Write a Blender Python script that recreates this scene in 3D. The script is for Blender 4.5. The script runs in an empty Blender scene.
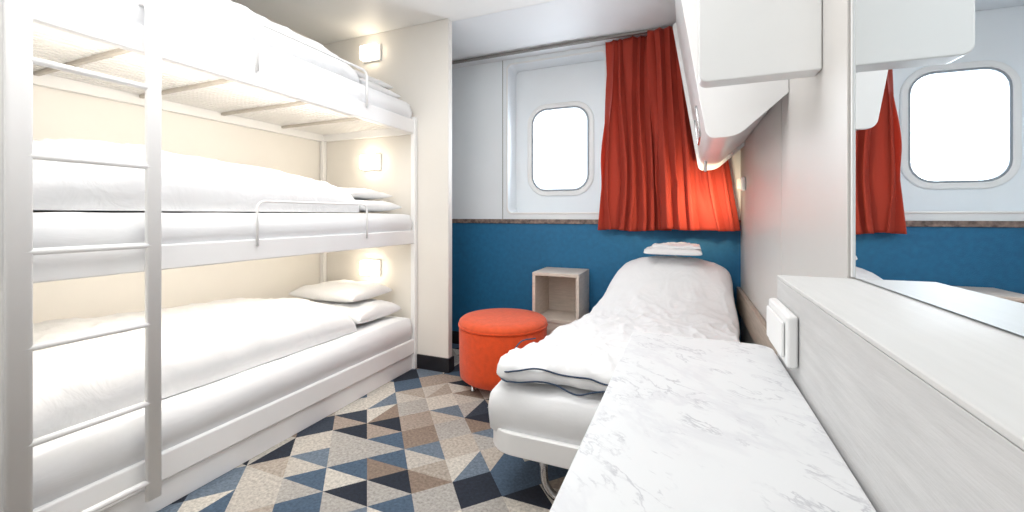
import bpy, bmesh, math, random
from mathutils import Vector, Matrix, noise
random.seed(4)
S=bpy.context.scene
COL=S.collection
S.view_settings.view_transform='Standard'
S.view_settings.look='None'
S.view_settings.exposure=0.42

# ------------------------------------------------------------ materials
def new_mat(name):
    m=bpy.data.materials.new(name); m.use_nodes=True
    nt=m.node_tree; nt.nodes.clear()
    o=nt.nodes.new('ShaderNodeOutputMaterial'); b=nt.nodes.new('ShaderNodeBsdfPrincipled')
    nt.links.new(b.outputs[0],o.inputs[0])
    return m,nt,b
def pmat(name,col,rough=0.5,metal=0.0,var=0.06,scale=8.0,bump=0.0,bscale=60.0,stretch=(1,1,1),spec=0.5,sheen=0.0,bdist=0.01,distort=0.0):
    m,nt,b=new_mat(name); N=nt.nodes; L=nt.links
    tc=N.new('ShaderNodeTexCoord'); mp=N.new('ShaderNodeMapping'); mp.inputs['Scale'].default_value=stretch
    L.new(tc.outputs['Object'],mp.inputs[0])
    n=N.new('ShaderNodeTexNoise'); n.inputs['Scale'].default_value=scale; n.inputs['Detail'].default_value=4
    L.new(mp.outputs[0],n.inputs['Vector'])
    r=N.new('ShaderNodeValToRGB')
    r.color_ramp.elements[0].position=0.3; r.color_ramp.elements[1].position=0.7
    r.color_ramp.elements[0].color=tuple(max(0,c*(1-var)) for c in col)+(1,)
    r.color_ramp.elements[1].color=tuple(min(1,c*(1+var)) for c in col)+(1,)
    L.new(n.outputs['Fac'],r.inputs[0]); L.new(r.outputs[0],b.inputs['Base Color'])
    b.inputs['Roughness'].default_value=rough; b.inputs['Metallic'].default_value=metal
    b.inputs['Specular IOR Level'].default_value=spec
    if sheen: b.inputs['Sheen Weight'].default_value=sheen
    if bump>0:
        n2=N.new('ShaderNodeTexNoise'); n2.inputs['Scale'].default_value=bscale; n2.inputs['Detail'].default_value=4
        n2.inputs['Distortion'].default_value=distort
        L.new(mp.outputs[0],n2.inputs['Vector'])
        bp=N.new('ShaderNodeBump'); bp.inputs['Strength'].default_value=bump; bp.inputs['Distance'].default_value=bdist
        L.new(n2.outputs['Fac'],bp.inputs['Height']); L.new(bp.outputs[0],b.inputs['Normal'])
    return m
def emat(name,col,st):
    m,nt,b=new_mat(name)
    b.inputs['Base Color'].default_value=(*col,1)
    b.inputs['Emission Color'].default_value=(*col,1); b.inputs['Emission Strength'].default_value=st
    return m
M_cream=pmat('cream_wall_panel',(0.89,0.865,0.82),0.45,var=0.015,scale=3)
M_part=pmat('cream_partition_laminate',(0.83,0.80,0.75),0.5,var=0.015,scale=3)
M_white=pmat('white_wall_panel',(0.86,0.91,0.95),0.35,var=0.02,scale=3)
M_ceil=pmat('ceiling_paint',(0.90,0.90,0.885),0.5,var=0.02,scale=2)
M_soff=pmat('soffit_paint',(0.83,0.86,0.89),0.5,var=0.02,scale=2)
M_blue=pmat('blue_wall_covering',(0.012,0.150,0.320),0.6,var=0.10,scale=30,bump=0.15,bscale=200)
M_black=pmat('black_vinyl',(0.012,0.012,0.016),0.4)
M_metalw=pmat('white_powder_coat',(0.92,0.92,0.92),0.3,var=0.01,scale=5)
M_plast=pmat('white_plastic',(0.85,0.86,0.86),0.28,var=0.01)
M_sheet=pmat('white_bed_linen',(0.87,0.88,0.895),0.8,var=0.01,scale=6,bump=0.5,bscale=6,sheen=0.1,bdist=.02,distort=1.2)
M_matt=pmat('white_mattress_cover',(0.86,0.87,0.885),0.85,var=0.01,scale=5,bump=0.4,bscale=7,stretch=(1,.5,1),distort=.8)
M_chrome=pmat('brushed_steel',(0.62,0.62,0.63),0.25,metal=1.0,var=0.03)
M_greyrail=pmat('grey_anodised_rail',(0.22,0.21,0.20),0.4,metal=0.3,var=0.05)
M_rim=pmat('grey_rubber_gasket',(0.30,0.34,0.38),0.5,var=0.03)
M_beam=pmat('grey_cross_beam',(0.52,0.48,0.43),0.5)
M_slat=pmat('pale_bed_slat',(0.93,0.92,0.90),0.4,var=0.02)
M_panel=pmat('warm_grey_laminate',(0.64,0.625,0.605),0.40,var=0.02,scale=2,stretch=(1,1,.3))
M_wood=pmat('whitewashed_wood',(0.56,0.56,0.56),0.45,var=0.08,scale=9,stretch=(6,.8,9),bump=0.1,bscale=40)
M_woodtop=pmat('pale_wood_laminate',(0.63,0.63,0.625),0.5,var=0.025,scale=10,stretch=(9,.8,3),spec=.35)
M_brown=pmat('brown_wood_trim',(0.40,0.33,0.27),0.5,var=0.15,scale=12,stretch=(8,.7,8))
M_box=pmat('limed_oak_laminate',(0.66,0.58,0.51),0.5,var=0.08,scale=14,stretch=(1,1,6))
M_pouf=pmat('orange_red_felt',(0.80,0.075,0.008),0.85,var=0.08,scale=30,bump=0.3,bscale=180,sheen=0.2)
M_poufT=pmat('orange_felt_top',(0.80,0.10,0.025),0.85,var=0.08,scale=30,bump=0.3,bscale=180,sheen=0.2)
M_pipe=pmat('navy_piping',(0.025,0.05,0.10),0.7)
M_trim=pmat('speckled_brown_trim',(0.20,0.15,0.13),0.5,var=0.6,scale=45)
M_lamp=emat('lamp_glow',(1.0,0.87,0.68),8)
M_lampT=emat('soft_lamp_glow',(1.0,0.87,0.68),5.5)
M_lamp2=emat('dim_lamp_glow',(1.0,0.86,0.68),.35)

def curtain_mat(name,c1,c2):
    m,nt,b=new_mat(name); N=nt.nodes; L=nt.links
    b.inputs['Base Color'].default_value=(*c1,1); b.inputs['Roughness'].default_value=0.75
    b.inputs['Sheen Weight'].default_value=0.1
    n=N.new('ShaderNodeTexNoise'); n.inputs['Scale'].default_value=120
    bp=N.new('ShaderNodeBump'); bp.inputs['Strength'].default_value=0.15; bp.inputs['Distance'].default_value=0.005
    L.new(n.outputs['Fac'],bp.inputs['Height']); L.new(bp.outputs[0],b.inputs['Normal'])
    t=N.new('ShaderNodeBsdfTranslucent'); t.inputs['Color'].default_value=(*c2,1)
    mx=N.new('ShaderNodeMixShader'); mx.inputs[0].default_value=0.32
    L.new(b.outputs[0],mx.inputs[1]); L.new(t.outputs[0],mx.inputs[2])
    o=[x for x in N if x.type=='OUTPUT_MATERIAL'][0]; L.new(mx.outputs[0],o.inputs[0])
    return m
M_curt=curtain_mat('rust_red_curtain_fabric',(0.47,0.052,0.027),(0.9,0.16,0.05))

def marble():
    m,nt,b=new_mat('white_marble_laminate'); N=nt.nodes; L=nt.links
    tc=N.new('ShaderNodeTexCoord')
    W=(0.70,0.715,0.73,1)
    mp=N.new('ShaderNodeMapping'); mp.inputs['Rotation'].default_value=(0,0,0.75)
    L.new(tc.outputs['Object'],mp.inputs[0])
    mp2=N.new('ShaderNodeMapping'); mp2.inputs['Scale'].default_value=(1,2.0,1); L.new(mp.outputs[0],mp2.inputs[0])
    def vein(scale,dist,p,w,col,mscale,m0,m1,off):
        n=N.new('ShaderNodeTexNoise'); n.inputs['Scale'].default_value=scale; n.inputs['Detail'].default_value=6; n.inputs['Roughness'].default_value=0.6; n.inputs['Distortion'].default_value=dist
        ad=N.new('ShaderNodeVectorMath'); ad.inputs[1].default_value=(off,off,0); L.new(mp2.outputs[0],ad.inputs[0]); L.new(ad.outputs[0],n.inputs['Vector'])
        r=N.new('ShaderNodeValToRGB'); e=r.color_ramp.elements
        e[0].position=0; e[0].color=(0,0,0,1); e[1].position=1; e[1].color=(0,0,0,1)
        for q,c in ((p-w,0),(p,1),(p+w,0)):
            x=e.new(q); x.color=(c,c,c,1)
        L.new(n.outputs['Fac'],r.inputs[0])
        n2=N.new('ShaderNodeTexNoise'); n2.inputs['Scale'].default_value=mscale; n2.inputs['Detail'].default_value=3
        ad2=N.new('ShaderNodeVectorMath'); ad2.inputs[1].default_value=(off*3,off,0); L.new(tc.outputs['Object'],ad2.inputs[0]); L.new(ad2.outputs[0],n2.inputs['Vector'])
        r2=N.new('ShaderNodeValToRGB'); r2.color_ramp.elements[0].position=m0; r2.color_ramp.elements[1].position=m1
        L.new(n2.outputs['Fac'],r2.inputs[0])
        mu=N.new('ShaderNodeMath'); mu.operation='MULTIPLY'; L.new(r.outputs[0],mu.inputs[0]); L.new(r2.outputs[0],mu.inputs[1])
        return mu.outputs[0],col
    cur=None
    for f,col in (vein(9,.35,.52,.026,(0.46,0.47,0.50,1),14,.49,.62,0.0),vein(13,.25,.47,.026,(0.50,0.51,0.54,1),16,.50,.62,3.1),vein(4,.4,.50,.06,(0.64,0.65,0.675,1),4,.42,.6,7.7)):
        mx=N.new('ShaderNodeMix'); mx.data_type='RGBA'
        if cur is None: mx.inputs[6].default_value=W
        else: L.new(cur,mx.inputs[6])
        mx.inputs[7].default_value=col; L.new(f,mx.inputs[0]); cur=mx.outputs[2]
    L.new(cur,b.inputs['Base Color'])
    b.inputs['Roughness'].default_value=0.5; b.inputs['Specular IOR Level'].default_value=.35
    return m
M_marble=marble()

def carpet():
    m,nt,b=new_mat('geometric_carpet'); N=nt.nodes; L=nt.links
    def math_(op,a,bv=None,c=None):
        x=N.new('ShaderNodeMath'); x.operation=op
        for i,v in enumerate((a,bv,c)):
            if v is None: continue
            if isinstance(v,(int,float)): x.inputs[i].default_value=v
            else: L.new(v,x.inputs[i])
        return x.outputs[0]
    g=N.new('ShaderNodeNewGeometry'); sp=N.new('ShaderNodeSeparateXYZ'); L.new(g.outputs['Position'],sp.inputs[0])
    X,Y=sp.outputs[0],sp.outputs[1]
    KX,KY=4.7,4.2
    a=math_('ADD',math_('MULTIPLY',X,KX),math_('MULTIPLY',Y,KY))
    c=math_('SUBTRACT',math_('MULTIPLY',Y,KY),math_('MULTIPLY',X,KX))
    fa=math_('FLOOR',a); fc=math_('FLOOR',c)
    ra=math_('FRACT',a); rc=math_('FRACT',c)
    tri=math_('GREATER_THAN',math_('ADD',ra,rc),1.0)
    tri2=math_('GREATER_THAN',ra,rc)
    cb=N.new('ShaderNodeCombineXYZ'); L.new(fa,cb.inputs[0]); L.new(fc,cb.inputs[1]); cb.inputs[2].default_value=3.3
    w0=N.new('ShaderNodeTexWhiteNoise'); L.new(cb.outputs[0],w0.inputs['Vector'])
    v=w0.outputs['Value']
    g1=math_('GREATER_THAN',v,0.36)      # below: whole diamonds
    isb=math_('GREATER_THAN',v,0.84)     # above: split lengthwise
    sA=math_('MULTIPLY',math_('MULTIPLY',tri,g1),math_('SUBTRACT',1.0,isb))
    sB=math_('MULTIPLY',tri2,isb)
    sel=math_('ADD',sA,math_('MULTIPLY',sB,2.0))
    whole_dark=math_('LESS_THAN',v,0.13)
    par=math_('MINIMUM',math_('ADD',math_('ADD',sA,sB),whole_dark),1.0)
    cb2=N.new('ShaderNodeCombineXYZ'); L.new(fa,cb2.inputs[0]); L.new(fc,cb2.inputs[1]); L.new(sel,cb2.inputs[2])
    w=N.new('ShaderNodeTexWhiteNoise'); L.new(cb2.outputs[0],w.inputs['Vector'])
    lt=[(0.0,(0.48,0.445,0.40)),(0.26,(0.56,0.525,0.47)),(0.56,(0.34,0.28,0.235)),(0.68,(0.39,0.37,0.345)),(0.80,(0.45,0.40,0.345)),(0.92,(0.24,0.18,0.14))]
    dk=[(0.0,(0.014,0.020,0.034)),(0.22,(0.065,0.105,0.16)),(0.40,(0.25,0.19,0.15)),(0.54,(0.03,0.04,0.06)),(0.66,(0.14,0.18,0.23)),(0.80,(0.38,0.33,0.28))]
    outs=[]
    for cols in (lt,dk):
        r=N.new('ShaderNodeValToRGB'); r.color_ramp.interpolation='CONSTANT'; e=r.color_ramp.elements
        e[0].position=0; e[0].color=(*cols[0][1],1); e[1].position=cols[1][0]; e[1].color=(*cols[1][1],1)
        for p,cc in cols[2:]:
            x=e.new(p); x.color=(*cc,1)
        L.new(w.outputs['Value'],r.inputs[0]); outs.append(r.outputs[0])
    mxx=N.new('ShaderNodeMix'); mxx.data_type='RGBA'; L.new(par,mxx.inputs[0]); L.new(outs[0],mxx.inputs[6]); L.new(outs[1],mxx.inputs[7])
    n=N.new('ShaderNodeTexNoise'); n.inputs['Scale'].default_value=80; n.inputs['Detail'].default_value=5; n.inputs['Roughness'].default_value=.65; L.new(g.outputs['Position'],n.inputs['Vector'])
    mr=N.new('ShaderNodeMapRange'); mr.inputs[1].default_value=0.3; mr.inputs[2].default_value=0.7; mr.inputs[3].default_value=0.66; mr.inputs[4].default_value=1.34
    L.new(n.outputs['Fac'],mr.inputs[0])
    mx=N.new('ShaderNodeVectorMath'); mx.operation='SCALE'; L.new(mxx.outputs[2],mx.inputs[0]); L.new(mr.outputs[0],mx.inputs['Scale'])
    L.new(mx.outputs[0],b.inputs['Base Color']); b.inputs['Roughness'].default_value=0.95
    bp=N.new('ShaderNodeBump'); bp.inputs['Strength'].default_value=0.3; bp.inputs['Distance'].default_value=0.004
    n3=N.new('ShaderNodeTexNoise'); n3.inputs['Scale'].default_value=400; L.new(g.outputs['Position'],n3.inputs['Vector'])
    L.new(n3.outputs['Fac'],bp.inputs['Height']); L.new(bp.outputs[0],b.inputs['Normal'])
    return m
M_carpet=carpet()
M_mirror=pmat('mirror_silver',(0.80,0.85,0.88),0.01,metal=1.0,var=0.0)

# ------------------------------------------------------------ builders
WL={}
def setup(o,parent,label,cat,group,kind):
    if label: o['label']=label
    if cat: o['category']=cat
    if group: o['group']=group
    if kind: o['kind']=kind
    if parent is not None:
        o.parent=parent; o.matrix_parent_inverse=Matrix.Translation(-WL[parent.name])
def thing(name,loc,label,cat,group=None,parent=None):
    o=bpy.data.objects.new(name,None); o.location=loc; o.empty_display_size=0.1
    COL.objects.link(o); WL[o.name]=Vector(loc); setup(o,parent,label,cat,group,None); return o
def mk(name,V,F,mat,parent=None,label=None,cat=None,group=None,kind=None,smooth=False,bevel=0.0,seg=2):
    V=[Vector(v) for v in V]
    lo=Vector([min(v[i] for v in V) for i in range(3)]); hi=Vector([max(v[i] for v in V) for i in range(3)])
    c=Vector(((lo.x+hi.x)/2,(lo.y+hi.y)/2,lo.z))
    me=bpy.data.meshes.new(name); me.from_pydata([v-c for v in V],[],F)
    bm=bmesh.new(); bm.from_mesh(me); bmesh.ops.recalc_face_normals(bm,faces=bm.faces); bm.to_mesh(me); bm.free()
    me.materials.append(mat)
    if smooth:
        for p in me.polygons: p.use_smooth=True
    o=bpy.data.objects.new(name,me); o.location=c; COL.objects.link(o); WL[o.name]=c
    setup(o,parent,label,cat,group,kind)
    if bevel>0:
        b=o.modifiers.new('bevel','BEVEL'); b.width=bevel; b.segments=seg; b.limit_method='ANGLE'
        for p in me.polygons: p.use_smooth=True
        b.harden_normals=True
    return o
def bx(x0,x1,y0,y1,z0,z1,off=0):
    V=[(x,y,z) for x in (x0,x1) for y in (y0,y1) for z in (z0,z1)]
    F=[(0,1,3,2),(4,6,7,5),(0,4,5,1),(2,3,7,6),(0,2,6,4),(1,5,7,3)]
    return V,[tuple(i+off for i in f) for f in F]
def box(name,x0,x1,y0,y1,z0,z1,mat,**k):
    V,F=bx(x0,x1,y0,y1,z0,z1); return mk(name,V,F,mat,**k)
def boxes(name,lst,mat,**k):
    V=[];F=[]
    for b in lst:
        v,f=bx(*b,off=len(V)); V+=v; F+=f
    return mk(name,V,F,mat,**k)
def sweep_data(pts,r,n=10,off=0,flat=None):
    P=[Vector(p) for p in pts]; V=[];F=[]; m=len(P)
    prev=None
    for i in range(m):
        t=(P[min(i+1,m-1)]-P[max(i-1,0)]).normalized()
        if prev is None:
            a=Vector((0,0,1)) if abs(t.z)<0.9 else Vector((1,0,0))
            u=t.cross(a).normalized()
        else:
            u=(prev-t*prev.dot(t)).normalized()
        prev=u; w=t.cross(u)
        for j in range(n):
            an=2*math.pi*j/n
            ca,sa=math.cos(an),math.sin(an)
            if flat:
                sg=lambda q:(1 if q>0 else -1)*abs(q)**.45
                V.append(P[i]+u*sg(ca)*flat[0]+w*sg(sa)*flat[1])
            else: V.append(P[i]+u*ca*r+w*sa*r)
    for i in range(m-1):
        for j in range(n):
            j2=(j+1)%n; F.append((i*n+j+off,i*n+j2+off,(i+1)*n+j2+off,(i+1)*n+j+off))
    F.append(tuple(off+j for j in range(n))); F.append(tuple(off+(m-1)*n+j for j in reversed(range(n))))
    return V,F
def fillet(pts,r,n=6):
    P=[Vector(p) for p in pts]; out=[P[0]]
    for i in range(1,len(P)-1):
        a=(P[i-1]-P[i]); b=(P[i+1]-P[i]); d=min(r,a.length*0.49,b.length*0.49)
        A=P[i]+a.normalized()*d; B=P[i]+b.normalized()*d
        for k in range(n+1):
            t=k/n; out.append((1-t)**2*A+2*t*(1-t)*P[i]+t*t*B)
    out.append(P[-1]); return out
def tube(name,pts,r,mat,fr=0.03,flat=None,n=10,**k):
    V,F=sweep_data(fillet(pts,fr),r,n=n,flat=flat); return mk(name,V,F,mat,smooth=True,**k)
def rrect(x0,x1,z0,z1,r,n=6):
    out=[]
    for (cx,cz,a0) in ((x1-r,z1-r,0),(x0+r,z1-r,90),(x0+r,z0+r,180),(x1-r,z0+r,270)):
        for k in range(n+1):
            a=math.radians(a0+90*k/n); out.append((cx+r*math.cos(a),cz+r*math.sin(a)))
    return out
def ring(name,outer,inner,y0,y1,mat,**k):
    A=rrect(*outer); B=rrect(*inner); n=len(A)
    V=[(x,y0,z) for x,z in A]+[(x,y0,z) for x,z in B]+[(x,y1,z) for x,z in A]+[(x,y1,z) for x,z in B]
    F=[]
    for i in range(n):
        j=(i+1)%n
        F+=[(i,j,n+j,n+i),(2*n+i,3*n+i,3*n+j,2*n+j),(i,2*n+i,2*n+j,j),(n+i,n+j,3*n+j,3*n+i)]
    return mk(name,V,F,mat,**k)
def prism_y(name,pts,y0,y1,mat,**k):
    n=len(pts)
    V=[(x,y0,z) for x,z in pts]+[(x,y1,z) for x,z in pts]
    F=[tuple(range(n)),tuple(reversed(range(n,2*n)))]+[(i,(i+1)%n,n+(i+1)%n,n+i) for i in range(n)]
    return mk(name,V,F,mat,**k)
def puffy_data(x0,x1,y0,y1,z0,z1,nx=40,ny=80,p=4.0,amp=0.01,seed=0,zfn=None,xf=None,midf=0.45,wr=1.0,pinch=0.0,tilt=0.0,fine=1.0,afn=None):
    def par(t): 
        return 0.35*t+0.65*(0.5-0.5*math.cos(math.pi*t))
    V=[];F=[];top={};bot={}
    for i in range(nx+1):
        for j in range(ny+1):
            u=par(i/nx); v=par(j/ny)
            a=abs(2*u-1); b=abs(2*v-1)
            f=(max(0,1-a**p)**(1/p))*(max(0,1-b**p)**(1/p))
            uu,vv=u,v
            if pinch:
                uu=0.5+(u-0.5)*(1-pinch*(1-b**2)*a**3)
                vv=0.5+(v-0.5)*(1-pinch*(1-a**2)*b**3)
            x=x0+(x1-x0)*uu; y=y0+(y1-y0)*vv
            q=Vector((x*2.2+seed,y*2.2,seed*1.7))
            w=noise.noise(q)*1.0
            rd=1-abs(noise.noise(Vector((x*3+seed*3+y*2,y*5-x*2,seed)))*2); rd=max(0,rd)**3
            rd2=1-abs(noise.noise(Vector((x*9+seed*5,y*7+x*4,seed+9)))*2); rd2=max(0,rd2)**3
            rd3=1-abs(noise.noise(Vector((x*17+seed*5-y*6,y*15+x*4,seed+19)))*2); rd3=max(0,rd3)**3
            d=amp*(w*1.1+wr*(0.8*rd+fine*(0.5*rd2+.28*rd3)-0.4))*(afn(u,v) if afn else 1)
            zt=z1+(zfn(u,v) if zfn else 0)
            zm=z0+(zt-z0)*midf
            edge=(i in(0,nx) or j in(0,ny))
            ex=amp*0.8*noise.noise(Vector((x*4+seed,y*4,seed+4)))
            X=x+ex; Yy=y+ex*0.7
            if xf: X,Yy=xf(X,Yy)
            tz=tilt*v
            top[i,j]=len(V); V.append((X,Yy,zm+(zt-zm)*f+d*min(1,f*1.5)+tz))
            if edge: bot[i,j]=top[i,j]
            else:
                bot[i,j]=len(V); V.append((X,Yy,zm-(zm-z0)*min(1,f*1.15)+tz))
    for i in range(nx):
        for j in range(ny):
            F.append((top[i,j],top[i+1,j],top[i+1,j+1],top[i,j+1]))
            q=(bot[i,j],bot[i,j+1],bot[i+1,j+1],bot[i+1,j])
            if len(set(q))==4 and set(q)!={top[i,j],top[i+1,j],top[i+1,j+1],top[i,j+1]}: F.append(q)
    return V,F
def puffy(name,*a,mat=None,**k):
    mkk={q:k.pop(q) for q in list(k) if q in('parent','label','cat','group','kind')}
    V,F=puffy_data(*a,**k)
    return mk(name,V,F,mat,smooth=True,**mkk)

# ------------------------------------------------------------ camera
cam=bpy.data.cameras.new('camera'); co=bpy.data.objects.new('camera',cam); COL.objects.link(co)
cam.sensor_width=36; cam.lens=36*419/1024; cam.shift_y=-41/1024; cam.clip_start=0.02
co.location=(0,0,1.05); co.rotation_euler=(math.radians(90),0,math.radians(22.7))
S.camera=co

CH=2.36; XL=-2.58; XR=0.31; YB=3.0; YP=2.41
st='structure'
box('floor',XL-.05,.40,-1.0,YB+.25,-.05,0,M_carpet,kind=st)
box('ceiling',XL-.05,.40,-1.0,YB+.25,CH,CH+.05,M_ceil,kind=st)
box('wall_left',XL-.05,XL,-1.0,YB+.1,0,CH,M_cream,kind=st)
box('wall_right',.36,.40,-1.0,YB+.1,0,CH,M_panel,kind=st)
box('wall_rear',XL,.36,-1.05,-1.0,0,CH,M_cream,kind=st)
box('wall_partition',XL,-1.467,YP,YP+.05,0,CH,M_part,kind=st,bevel=.004)
box('wall_entry',XL,-1.700,.38,.520,0,CH,M_metalw,kind=st,bevel=.006)
ring('wall_back',(XL,.36,0,CH,.0001),(-1.289,-.539,1.07,2.215,.04),YB,YB+.22,M_white,kind=st)
V=[(x,y,z) for x in (XL,.31) for (y,z) in ((YP+.05,CH-.001),(YB,CH-.001),(YB,2.258),(2.90,2.268))]
mk('ceiling_soffit',V,[(0,1,2,3),(7,6,5,4),(0,4,5,1),(1,5,6,2),(2,6,7,3),(3,7,4,0)],M_soff,kind=st)
box('wall_wainscot',-1.9,.31,YB-.012,YB,0,.985,M_blue,kind=st)
box('trim_1',-1.9,.31,YB-.022,YB,.985,1.018,M_trim,kind=st,bevel=.002)
box('baseboard_back',-1.9,.31,YB-.025,YB-.012,0,.1,M_black,kind=st,bevel=.002)
box('baseboard_partition',-1.715,-1.457,YP-.012,YP+.06,0,.095,M_black,kind=st,bevel=.002)
box('trim_3',-1.335,-1.331,YB-.003,YB,1.018,2.26,M_greyrail,kind=st)
for i,(a,b) in enumerate(((1.085,1.75),(1.754,2.42),(2.424,YB-.001))):
    box('wall_right_panel',XR,.36,a,b,0,CH,M_panel,kind=st,bevel=.002)

win=thing('window_1',(-.87,3.15,1.07),None,None); win['kind']=st
ring('window_recess_panel',(-1.288,-.540,1.071,2.214,.04),(-1.15,-.685,1.235,1.89,.13),3.165,3.185,M_white,parent=win)
ring('window_frame',(-1.302,-.526,1.057,2.228,.045),(-1.289,-.539,1.07,2.215,.038),2.994,3.004,M_plast,parent=win,bevel=.003)
ring('porthole_rim',(-1.188,-.648,1.198,1.928,.16),(-1.148,-.688,1.238,1.888,.12),3.150,3.20,M_plast,parent=win,bevel=.012,seg=3)
ring('porthole_gasket',(-1.150,-.686,1.236,1.890,.122),(-1.136,-.700,1.250,1.876,.11),3.156,3.19,M_rim,parent=win)

# ------------------------------------------------------------ curtains
rail=thing('curtain_rail',(-.58,2.89,2.25),'slim grey curtain rail running along the ceiling edge','curtain rail')
box('track',-1.90,.305,2.875,2.898,2.250,2.268,M_greyrail,parent=rail,bevel=.002)
def curtain(x0t,x1t,x0b,x1b,zt,zb,yc,nf,seed,label):
    n=240; m=70; V=[];F=[]
    for j in range(m+1):
        t=j/m
        for i in range(n+1):
            s=i/n
            s2=s+0.08*noise.noise(Vector((s*3.5,t*1.8,seed)))*(s*(1-s)*4)
            xt=(x0t+(x1t-x0t)*s2); xb=(x0b+(x1b-x0b)*s2)
            tt=t**1.3
            x=xt*(1-tt)+xb*tt
            ph=2*math.pi*nf*(s+.09*noise.noise(Vector((s*3,t*.9,seed+7))))+3.8*noise.noise(Vector((s*4.5,t*1.5,seed+3)))
            big=noise.noise(Vector((s*3+seed,t*1.3,2)))
            am=(0.016+0.022*t)*(0.7+1.8*abs(big)*1.5)
            am=min(.032,am)
            y=yc+am*math.sin(ph)+0.003*math.sin(2.3*ph+seed)-.004*t*math.sin(s*math.pi*3+seed)
            x+=0.66*am*math.sin(2*ph)*(.4+.6*t)
            z=zt+(zb-zt)*t+.012*t*noise.noise(Vector((s*3,seed,0)))
            V.append((x,y,z))
    for j in range(m):
        for i in range(n):
            a=j*(n+1)+i; F.append((a,a+1,a+n+2,a+n+1))
    root=thing('curtain',((x0b+x1b)/2,yc,zb),label,'curtain','red curtains at the porthole')
    o=mk('curtain_fabric',V,F,M_curt,parent=root,smooth=True)
    sd=o.modifiers.new('solid','SOLIDIFY'); sd.thickness=0.002
    return root
curtain(-.525,-.15,-.555,-.11,2.25,.945,2.932,6,1.0,'deep red pleated fabric curtain hanging beside the porthole')
curtain(-.24,.12,-.19,.285,2.25,.955,2.856,5,5.0,'orange-red pleated curtain behind the head of the bed')

# ------------------------------------------------------------ triple bunk
XF=-1.715; YA=.522; YE=2.4085
bunk=thing('bunk_bed',(-2.15,1.4,0),'white metal three-tier bunk bed with ladder along the wall','bunk bed')
def deck(z0,z1):
    box('side_rail',XF-.035,XF,YA,YE,z0,z1,M_metalw,parent=bunk,bevel=.006)
    box('back_rail',XL+.005,XL+.035,YA,YE,z0,z1,M_metalw,parent=bunk,bevel=.004)
    for (a,b) in ((2.375,2.40),(YA,YA+.025)):
        box('end_rail',XL+.035,XF-.035,a,b,z0,z1,M_metalw,parent=bunk,bevel=.004)
    L=[]
    x=XL+.045
    while x<XF-.07:
        L.append((x,x+.026,YA+.025,2.375,z0+.05,z0+.060)); x+=.0385
    boxes('slats',L,M_slat,parent=bunk,label='thin white metal slatted bed base')
    for y in (.85,1.22,1.62,2.02):
        box('cross_beam',XL+.036,XF-.036,y,y+.018,z0+.034,z0+.05,M_beam,parent=bunk,bevel=.003,label='grey cross beam under slats')
deck(1.605,1.70); deck(.855,.945)
box('side_rail',XF-.035,XF,YA,YE,.105,.205,M_metalw,parent=bunk,bevel=.008)
box('plinth',XF-.06,XF-.015,YA,YE,0,.10,M_metalw,parent=bunk,bevel=.003)
box('base_board',XL+.005,XF-.036,YA,YE,.15,.19,M_slat,parent=bunk)
for (x,y) in ((XF-.03,2.3735),(XL+.005,2.3735),(XL+.005,YA)):
    box('post',x,x+.035,y,y+.035,0,1.72,M_metalw,parent=bunk,bevel=.005)
for z,h,rr in ((1.69,.19,.0065),(.935,.175,.0055)):
    tube('guard_rail',[(XF+.008,1.24,z-.02),(XF+.008,1.24,z+h),(XF+.008,1.91,z+h),(XF+.008,1.91,z-.02)],rr,M_metalw,fr=.04,parent=bunk)
lad=thing('ladder',(-1.685,.70,.08),None,None,parent=bunk)
xl=-1.680
for y,hw in ((.534,.026),(.846,.022)):
    pts=[(xl,y,.085),(xl,y,1.775),(xl-.085,y,1.775),(xl-.085,y,1.705)]
    tube('ladder_rail',pts,.0165,M_metalw,fr=.045,flat=(hw,.010),n=24,parent=lad)
for k in range(6):
    z=.148+.2665*k
    tube('rung',[(xl,.536,z),(xl,.70,z),(xl,.846,z)],.010,M_metalw,parent=lad)
g1='bunk mattresses'; g2='bunk duvets'; g3='bunk pillows'
for (zb,zt,lab) in ((.195,.36,'bottom'),(.922,1.06,'middle'),(1.672,1.81,'top')):
    puffy('mattress',XL+.045,XF-.004 if zb<.5 else XF-.006,.55,2.365,zb,zt,nx=24,ny=60,p=14,amp=.003,seed=zb*7,midf=.5,mat=M_matt,
          label=f'white covered mattress on the {lab} tier of the bunk bed',cat='mattress',group=g1)
for (zb,zt,s,lab) in ((.364,.640,1.0,'bottom'),(1.064,1.325,22.0,'middle'),(1.814,2.075,13.0,'top')):
    sl=.055 if lab=='middle' else .075
    puffy('duvet',XL+.05,XF-(.085 if lab=='bottom' else .06),.55,1.93,zb,zt,nx=90,ny=130,p=(3.6 if lab=='bottom' else 4.2),amp=.016,seed=s,midf=.005,fine=.6,
          zfn=lambda u,v:-sl*v+.010*math.sin(6*v+1)-.01*max(0,u-.6)/.4,mat=M_sheet,
          label=f'puffy white duvet on the {lab} tier of the bunk bed',cat='duvet',group=g2)
    k=1.05 if zb<.5 else .72
    puffy('pillow',XL+.20,XF-.07,1.945,2.33,zb+.006,zb+.12*k,nx=36,ny=36,p=2.8,amp=.010,seed=s+3,midf=.4,pinch=.08,mat=M_sheet,
          label=f'white pillow at the head of the {lab} bunk',cat='pillow',group=g3)
    puffy('pillow',XL+.16,XF-.16,1.97,2.35,zb+.126*k,zb+.22*k,nx=36,ny=36,p=2.8,amp=.010,seed=s+5,midf=.35,pinch=.08,mat=M_sheet,
          label=f'white pillow stacked on another on the {lab} bunk',cat='pillow',group=g3)

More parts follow.
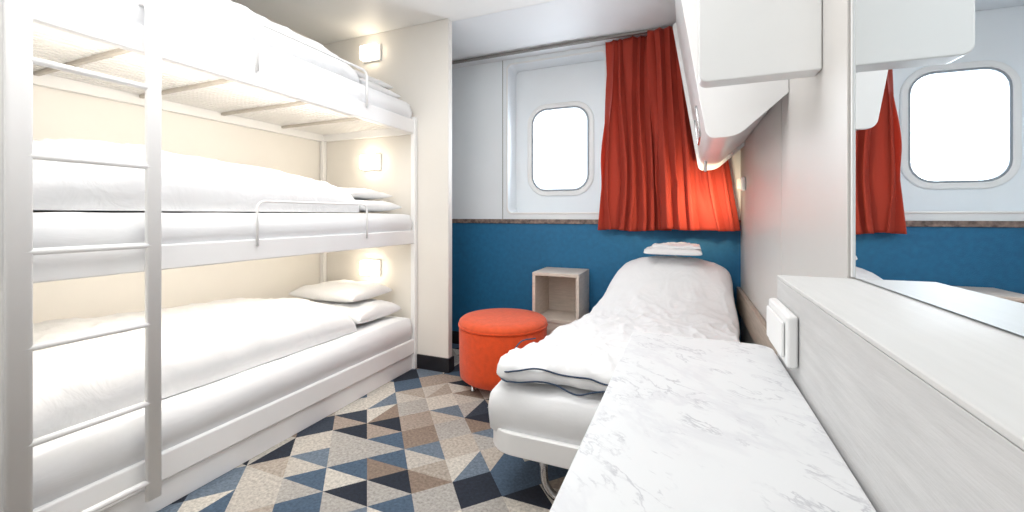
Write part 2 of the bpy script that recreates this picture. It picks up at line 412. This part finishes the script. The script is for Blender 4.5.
def light(kind,loc,e,col,size=.1,rot=None,size_y=None,name='lamp_light'):
    l=bpy.data.lights.new(name,kind); l.energy=e; l.color=col
    if kind=='AREA':
        l.size=size
        if size_y: l.shape='RECTANGLE'; l.size_y=size_y
    else: l.shadow_soft_size=size
    o=bpy.data.objects.new(name,l); o.location=loc
    if rot: o.rotation_euler=rot
    COL.objects.link(o); return o
for z,lab in ((2.215,'top'),(1.43,'middle'),(.67,'bottom')):
    L=thing('wall_lamp',(-2.10,YP-.03,z-.06),f'glowing white wall reading lamp above the {lab} bunk pillow','lamp','bunk reading lamps')
    box('lamp_base',-2.18,-2.02,YP-.018,YP,z-.058,z+.058,M_plast,parent=L,bevel=.004)
    box('lamp_shade',-2.17,-2.03,YP-.060,YP-.0185,z-.050,z+.050,M_lampT if lab=='top' else M_lamp,parent=L,bevel=.008,seg=3)
for z in (1.585,.84):
    light('AREA',(XF-.06,1.30,z),3.8,(1.0,.91,.78),.03,rot=(0,math.radians(52),0),size_y=1.4,name='bunk_fill_light')  # added fill under the upper tiers to brighten the alcoves, no fitting there

# ------------------------------------------------------------ single bed
def bxf(x,y): return (x-.06*(2.95-y),y)
def bl(V): return [(bxf(x,y)[0],y,z) for x,y,z in V]
bed=thing('single_bed',(-.2,2.2,0),'white metal framed single bed standing against the grey wall','bed')
r=.12; xo=-.605
path2=[(xo,2.93)]
for k in range(9):
    a=math.radians(180+90*k/8); path2.append((xo+r+r*math.cos(a),1.50+r*math.sin(a)))
x1=.245
for k in range(9):
    a=math.radians(270+90*k/8); path2.append((x1-r+r*math.cos(a),1.50+r*math.sin(a)))
path2.append((x1,2.93))
V=[];F=[];T=.022
Pp=[Vector((*p,0)) for p in path2]
for i,p in enumerate(Pp):
    t=(Pp[min(i+1,len(Pp)-1)]-Pp[max(i-1,0)]).normalized(); nrm=Vector((-t.y,t.x,0))
    for (o_,z) in ((0,.188),(0,.268),(T,.268),(T,.188)):
        q=p+nrm*o_; V.append((*bxf(q.x,q.y),z))
for i in range(len(Pp)-1):
    for j in range(4): F.append((4*i+j,4*i+(j+1)%4,4*i+4+(j+1)%4,4*i+4+j))
F+=[(0,1,2,3),tuple(4*(len(Pp)-1)+j for j in (3,2,1,0))]
mk('bed_frame',V,F,M_metalw,parent=bed,smooth=False,bevel=.005)
V,F=bx(-.55,.21,1.46,2.92,.20,.232); mk('bed_base',bl(V),F,M_slat,parent=bed)
for y in (1.47,2.75):
    a=bxf(-.40,y)[0]; b=bxf(.06,y)[0]
    tube('leg',[(a,y,.20),(a,y,.016),(b,y,.016),(b,y,.20)],.015,M_chrome,fr=.16,parent=bed,label='chrome curved tubular leg hoop')
puffy('mattress',-.590,.235,1.392,2.925,.236,.422,nx=36,ny=70,p=9,amp=.006,seed=31,midf=.55,xf=bxf,mat=M_matt,
      label='white covered mattress on the single bed',cat='mattress')
def dz(u,v):
    h=-.010*math.sin(9*v)+.042*math.exp(-((v-.08)/.11)**2)+.014*math.sin(14*u+2)*math.exp(-(v/.12)**2)
    h+=.34*(1/(1+math.exp(-(v-.77)*17)))
    h+=.02*math.sin(math.pi*u)*(1 if v>.8 else 0)*(v-.8)/.2
    return h-.02*abs(2*u-1)**2
def dx(x,y):
    X=bxf(x,y)[0]
    t=max(0,(y-1.9)/1.0)
    if x<0.1: X+=.20*t*min(1,(0.1-x)/.65)
    if y>2.5: X+= (-.02 if x>0 else 0)*(y-2.5)/.4*min(1,abs(x)/.25)
    k=max(0,1-(y-1.40)/.30)
    Y=y+k*(.034*noise.noise(Vector((x*5,3.3,0)))+.018*noise.noise(Vector((x*14,8.3,0))))
    k2=max(0,1-abs(x+.57)/.2)*(1 if y<2.4 else 0)
    X+=k2*.026*noise.noise(Vector((y*6,1.7,4)))
    return (X,Y)
V,F=puffy_data(-.570,.270,1.405,2.91,.434,.505,nx=130,ny=220,p=4.5,amp=.016,seed=40,zfn=dz,xf=dx,midf=.38,fine=1.1,
    afn=lambda u,v:1-.75*min(1,max(0,(v-.6)/.2))+.6*max(0,1-v/.25))
duv=mk('duvet',V,F,M_sheet,smooth=True,label='white duvet with navy piping spread on the single bed',cat='duvet')
def edge_line(zoff,yoff,seed,wa,x1_=.80):
    pts=[]
    for k in range(101):
        t=k/100
        if t<.20:
            s=t/.20; x=-.568; y=1.80-.33*s
        else:
            s=(t-.20)/.80; x=-.568+x1_*s; y=1.47-.064*min(1,s/.07)**.6
        X,Y=dx(x,y)
        w=noise.noise(Vector((t*7,seed,0)))
        pts.append((X-.004*(t<.25),Y-yoff+.004*w,.463+zoff+wa*w))
    return pts
for zo,yo,s,wa in ((.026,.000,1,.030),(-.012,.006,8,.026)):
    V,F=sweep_data(edge_line(zo,yo,s,wa),.0030,8); mk('duvet_piping',V,F,M_pipe,parent=duv,smooth=True,label='navy blue piping along duvet hem')
tw=thing('towel',(-.08,2.70,.81),'crumpled folded white towel on the raised head of the bed','towel')
puffy('towel_fold',-.24,.08,2.60,2.80,.816,.852,nx=36,ny=26,p=4,amp=.009,seed=61,midf=.3,fine=2,mat=M_sheet,parent=tw)
puffy('towel_fold',-.20,.07,2.62,2.79,.850,.880,nx=36,ny=26,p=3,amp=.010,seed=67,midf=.2,fine=2,mat=M_sheet,parent=tw)
box('trim_4',.285,.309,1.10,2.97,.46,.60,M_brown,kind=st,bevel=.004)

# ------------------------------------------------------------ bedside box
ns=thing('bedside_table',(-.79,2.82,0),'limed oak open cube bedside table against the blue wall','bedside table')
X0,X1,Y0,Y1,ZT=-.965,-.645,2.66,2.97,.665
box('table_top',X0,X1,Y0,Y1,ZT-.022,ZT,M_box,parent=ns,bevel=.003)
for x in (X0,X1-.022): box('side_panel',x,x+.022,Y0,Y1,0,ZT-.0225,M_box,parent=ns,bevel=.003)
box('shelf',X0+.0225,X1-.0225,Y0+.005,Y1-.015,.335,.357,M_box,parent=ns,bevel=.002)
box('back_panel',X0+.0225,X1-.0225,Y1-.0145,Y1-.002,.02,ZT-.023,M_box,parent=ns)
box('lower_panel',X0+.0225,X1-.0225,Y0+.01,Y0+.028,.02,.3345,M_box,parent=ns)

# ------------------------------------------------------------ pouf
PX,PY=-1.058,2.385
pf=thing('pouf',(PX,PY,0),'round orange-red felt pouf on small metal feet','pouf')
def lathe(name,prof,cx,cy,mat,n=64,**k):
    V=[];F=[];m=len(prof)
    for i in range(n):
        a=2*math.pi*i/n
        for (r_,z) in prof: V.append((cx+r_*math.cos(a),cy+r_*math.sin(a),z))
    for i in range(n):
        i2=(i+1)%n
        for j in range(m-1): F.append((i*m+j,i2*m+j,i2*m+j+1,i*m+j+1))
    F.append(tuple(i*m for i in range(n))); F.append(tuple(i*m+m-1 for i in reversed(range(n))))
    return mk(name,V,F,mat,smooth=True,**k)
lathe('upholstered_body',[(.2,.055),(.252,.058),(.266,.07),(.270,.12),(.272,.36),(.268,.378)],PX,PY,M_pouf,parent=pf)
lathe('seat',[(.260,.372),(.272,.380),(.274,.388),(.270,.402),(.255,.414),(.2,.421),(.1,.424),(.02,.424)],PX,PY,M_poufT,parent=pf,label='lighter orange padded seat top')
lathe('seam',[(.268,.370),(.2765,.373),(.2775,.378),(.2765,.383),(.268,.386)],PX,PY,M_pouf,parent=pf)
for a in (45,135,225,315):
    lx=PX+.21*math.cos(math.radians(a+10)); ly=PY+.21*math.sin(math.radians(a+10))
    lathe('leg',[(.014,0),(.017,.004),(.012,.01),(.012,.057)],lx,ly,M_chrome,n=16,parent=pf,label='short chrome foot')

# ------------------------------------------------------------ desk + ledge
desk=thing('desk',(.02,.4,0),'narrow desk with white marble-look top beside the bed','desk')
pts=[(-.13,-.5),(.178,-.5)]
for (cx,cy,a0,r_) in ((.178-.035,1.12-.035,0,.035),(-.13+.02,1.12-.02,90,.02)):
    for k in range(7):
        a=math.radians(a0+90*k/6); pts.append((cx+r_*math.cos(a),cy+r_*math.sin(a)))
n=len(pts)
V=[(x,y,.72) for x,y in pts]+[(x,y,.75) for x,y in pts]
F=[tuple(reversed(range(n))),tuple(range(n,2*n))]+[(i,(i+1)%n,n+(i+1)%n,n+i) for i in range(n)]
mk('desktop',V,F,M_marble,parent=desk,bevel=.003)
for y in (-.48,1.04): box('side_panel',-.10,.17,y,y+.03,0,.7195,M_woodtop,parent=desk,bevel=.003)
led=thing('wall_ledge',(.25,.3,0),'boxed pale wood ledge running under the mirror','ledge')
box('ledge_body',.183,.355,-.6,1.078,0,.910,M_wood,parent=led,bevel=.001)
box('ledge_top',.1825,.357,-.6,1.0785,.9105,.918,M_woodtop,parent=led,bevel=.002)
so=thing('power_socket',(.17,1.0,.77),'slim white power socket fitting mounted on the ledge front','socket')
box('socket_plate',.164,.1825,.880,1.065,.775,.870,M_plast,parent=so,bevel=.006)
box('socket_insert',.158,.1635,.895,1.05,.79,.855,M_plast,parent=so,bevel=.004)
mr=thing('wall_mirror',(.33,.6,.92),'large frameless wall mirror above the ledge','mirror')
xa,ya,xb,yb=.318,1.075,.345,.05
def qd(off0,off1,z0,z1,ya_=ya,yb_=yb):
    f=lambda y:xa+(xb-xa)*(ya-y)/(ya-yb)
    V=[(f(y)+o_,y,z) for o_ in (off0,off1) for y in (yb_,ya_) for z in (z0,z1)]
    return V,bx(0,1,0,1,0,1)[1]
V,F=qd(0,.006,.921,2.34); mk('mirror_glass',V,F,M_mirror,parent=mr)
V,F=qd(-.003,.014,.921,2.34,ya+.005,ya+.0005); mk('mirror_edge',V,F,M_metalw,parent=mr)

# ------------------------------------------------------------ folding upper bunk
fb=thing('folding_bunk',(.15,2.0,1.32),'folded white upper bunk fixed to the wall over the bed','folding bunk')
def smoothp(pts,r,n=10): 
    P=fillet([(x,0,z) for x,z in pts],r,n); return [(p.x,p.z) for p in P]
sec=smoothp([(.305,2.235),(-.066,2.235),(.078,1.345),(.16,1.345),(.305,1.475)],.034)
prism_y('bunk_shell',sec,1.64,2.78,M_plast,parent=fb,bevel=.002)
fl=[(.309,2.24),(-.088,2.24),(.064,1.318),(.16,1.322),(.309,1.455)]
prism_y('bunk_side_flange',smoothp(fl,.032),2.78,2.795,M_metalw,parent=fb,bevel=.002)
prism_y('bunk_side_flange',smoothp(fl,.032),1.625,1.64,M_metalw,parent=fb,bevel=.002)
tube('latch_bar',[(.03,1.72,1.46),(.045,1.72,1.35),(.045,1.98,1.35),(.03,1.98,1.46)],.004,M_chrome,parent=fb,fr=.03)
box('hinge_bracket',.085,.10,2.55,2.62,1.29,1.36,M_chrome,parent=fb,bevel=.004)
cb=thing('end_cabinet',(.16,1.25,1.40),'white rounded plastic end housing beside the folded bunk','cabinet')
hx,hz=.028,1.412
hp=[(.309,hz),(.309,2.345),(hx,2.345)]
for k in range(7):
    a=math.radians(180+90*k/6); hp.append((hx+.025+.025*math.cos(a),hz+.025+.025*math.sin(a)))
prism_y('housing',hp,1.255,1.32,M_plast,parent=cb,bevel=.004)

L=thing('wall_lamp',(.29,2.80,1.22),'small white reading lamp on the grey wall above the bed','lamp')
box('lamp_base',.285,.309,2.72,2.80,1.19,1.27,M_plast,parent=L,bevel=.008)
box('lamp_shade',.268,.284,2.73,2.79,1.20,1.26,M_lamp2,parent=L,bevel=.006)
o=light('AREA',(.18,2.54,1.12),1.35,(1.0,.78,.50),.06)
o.rotation_euler=Vector((-.12,.30,.02)).to_track_quat('-Z','Y').to_euler()
o.data.spread=math.radians(110)

# ------------------------------------------------------------ light
light('AREA',(-.85,1.0,2.33),20,(1.0,.99,.975),1.3,name='unseen_room_light')  # general ceiling light out of view, fixture not modelled
light('AREA',(-.9,-.6,1.9),7,(1.0,.99,.975),1.0,rot=(math.radians(74),0,math.radians(16)),name='unseen_room_light')  # added fill behind the camera, below ceiling height, not a fitting
light('AREA',(-.92,3.45,1.56),21,(.86,.93,1.0),.8,rot=(math.radians(-90),0,0),size_y=.9,name='daylight')
w=bpy.data.worlds.new('world'); S.world=w; w.use_nodes=True
bg=w.node_tree.nodes['Background']; bg.inputs[0].default_value=(.80,.90,1,1); bg.inputs[1].default_value=1.3
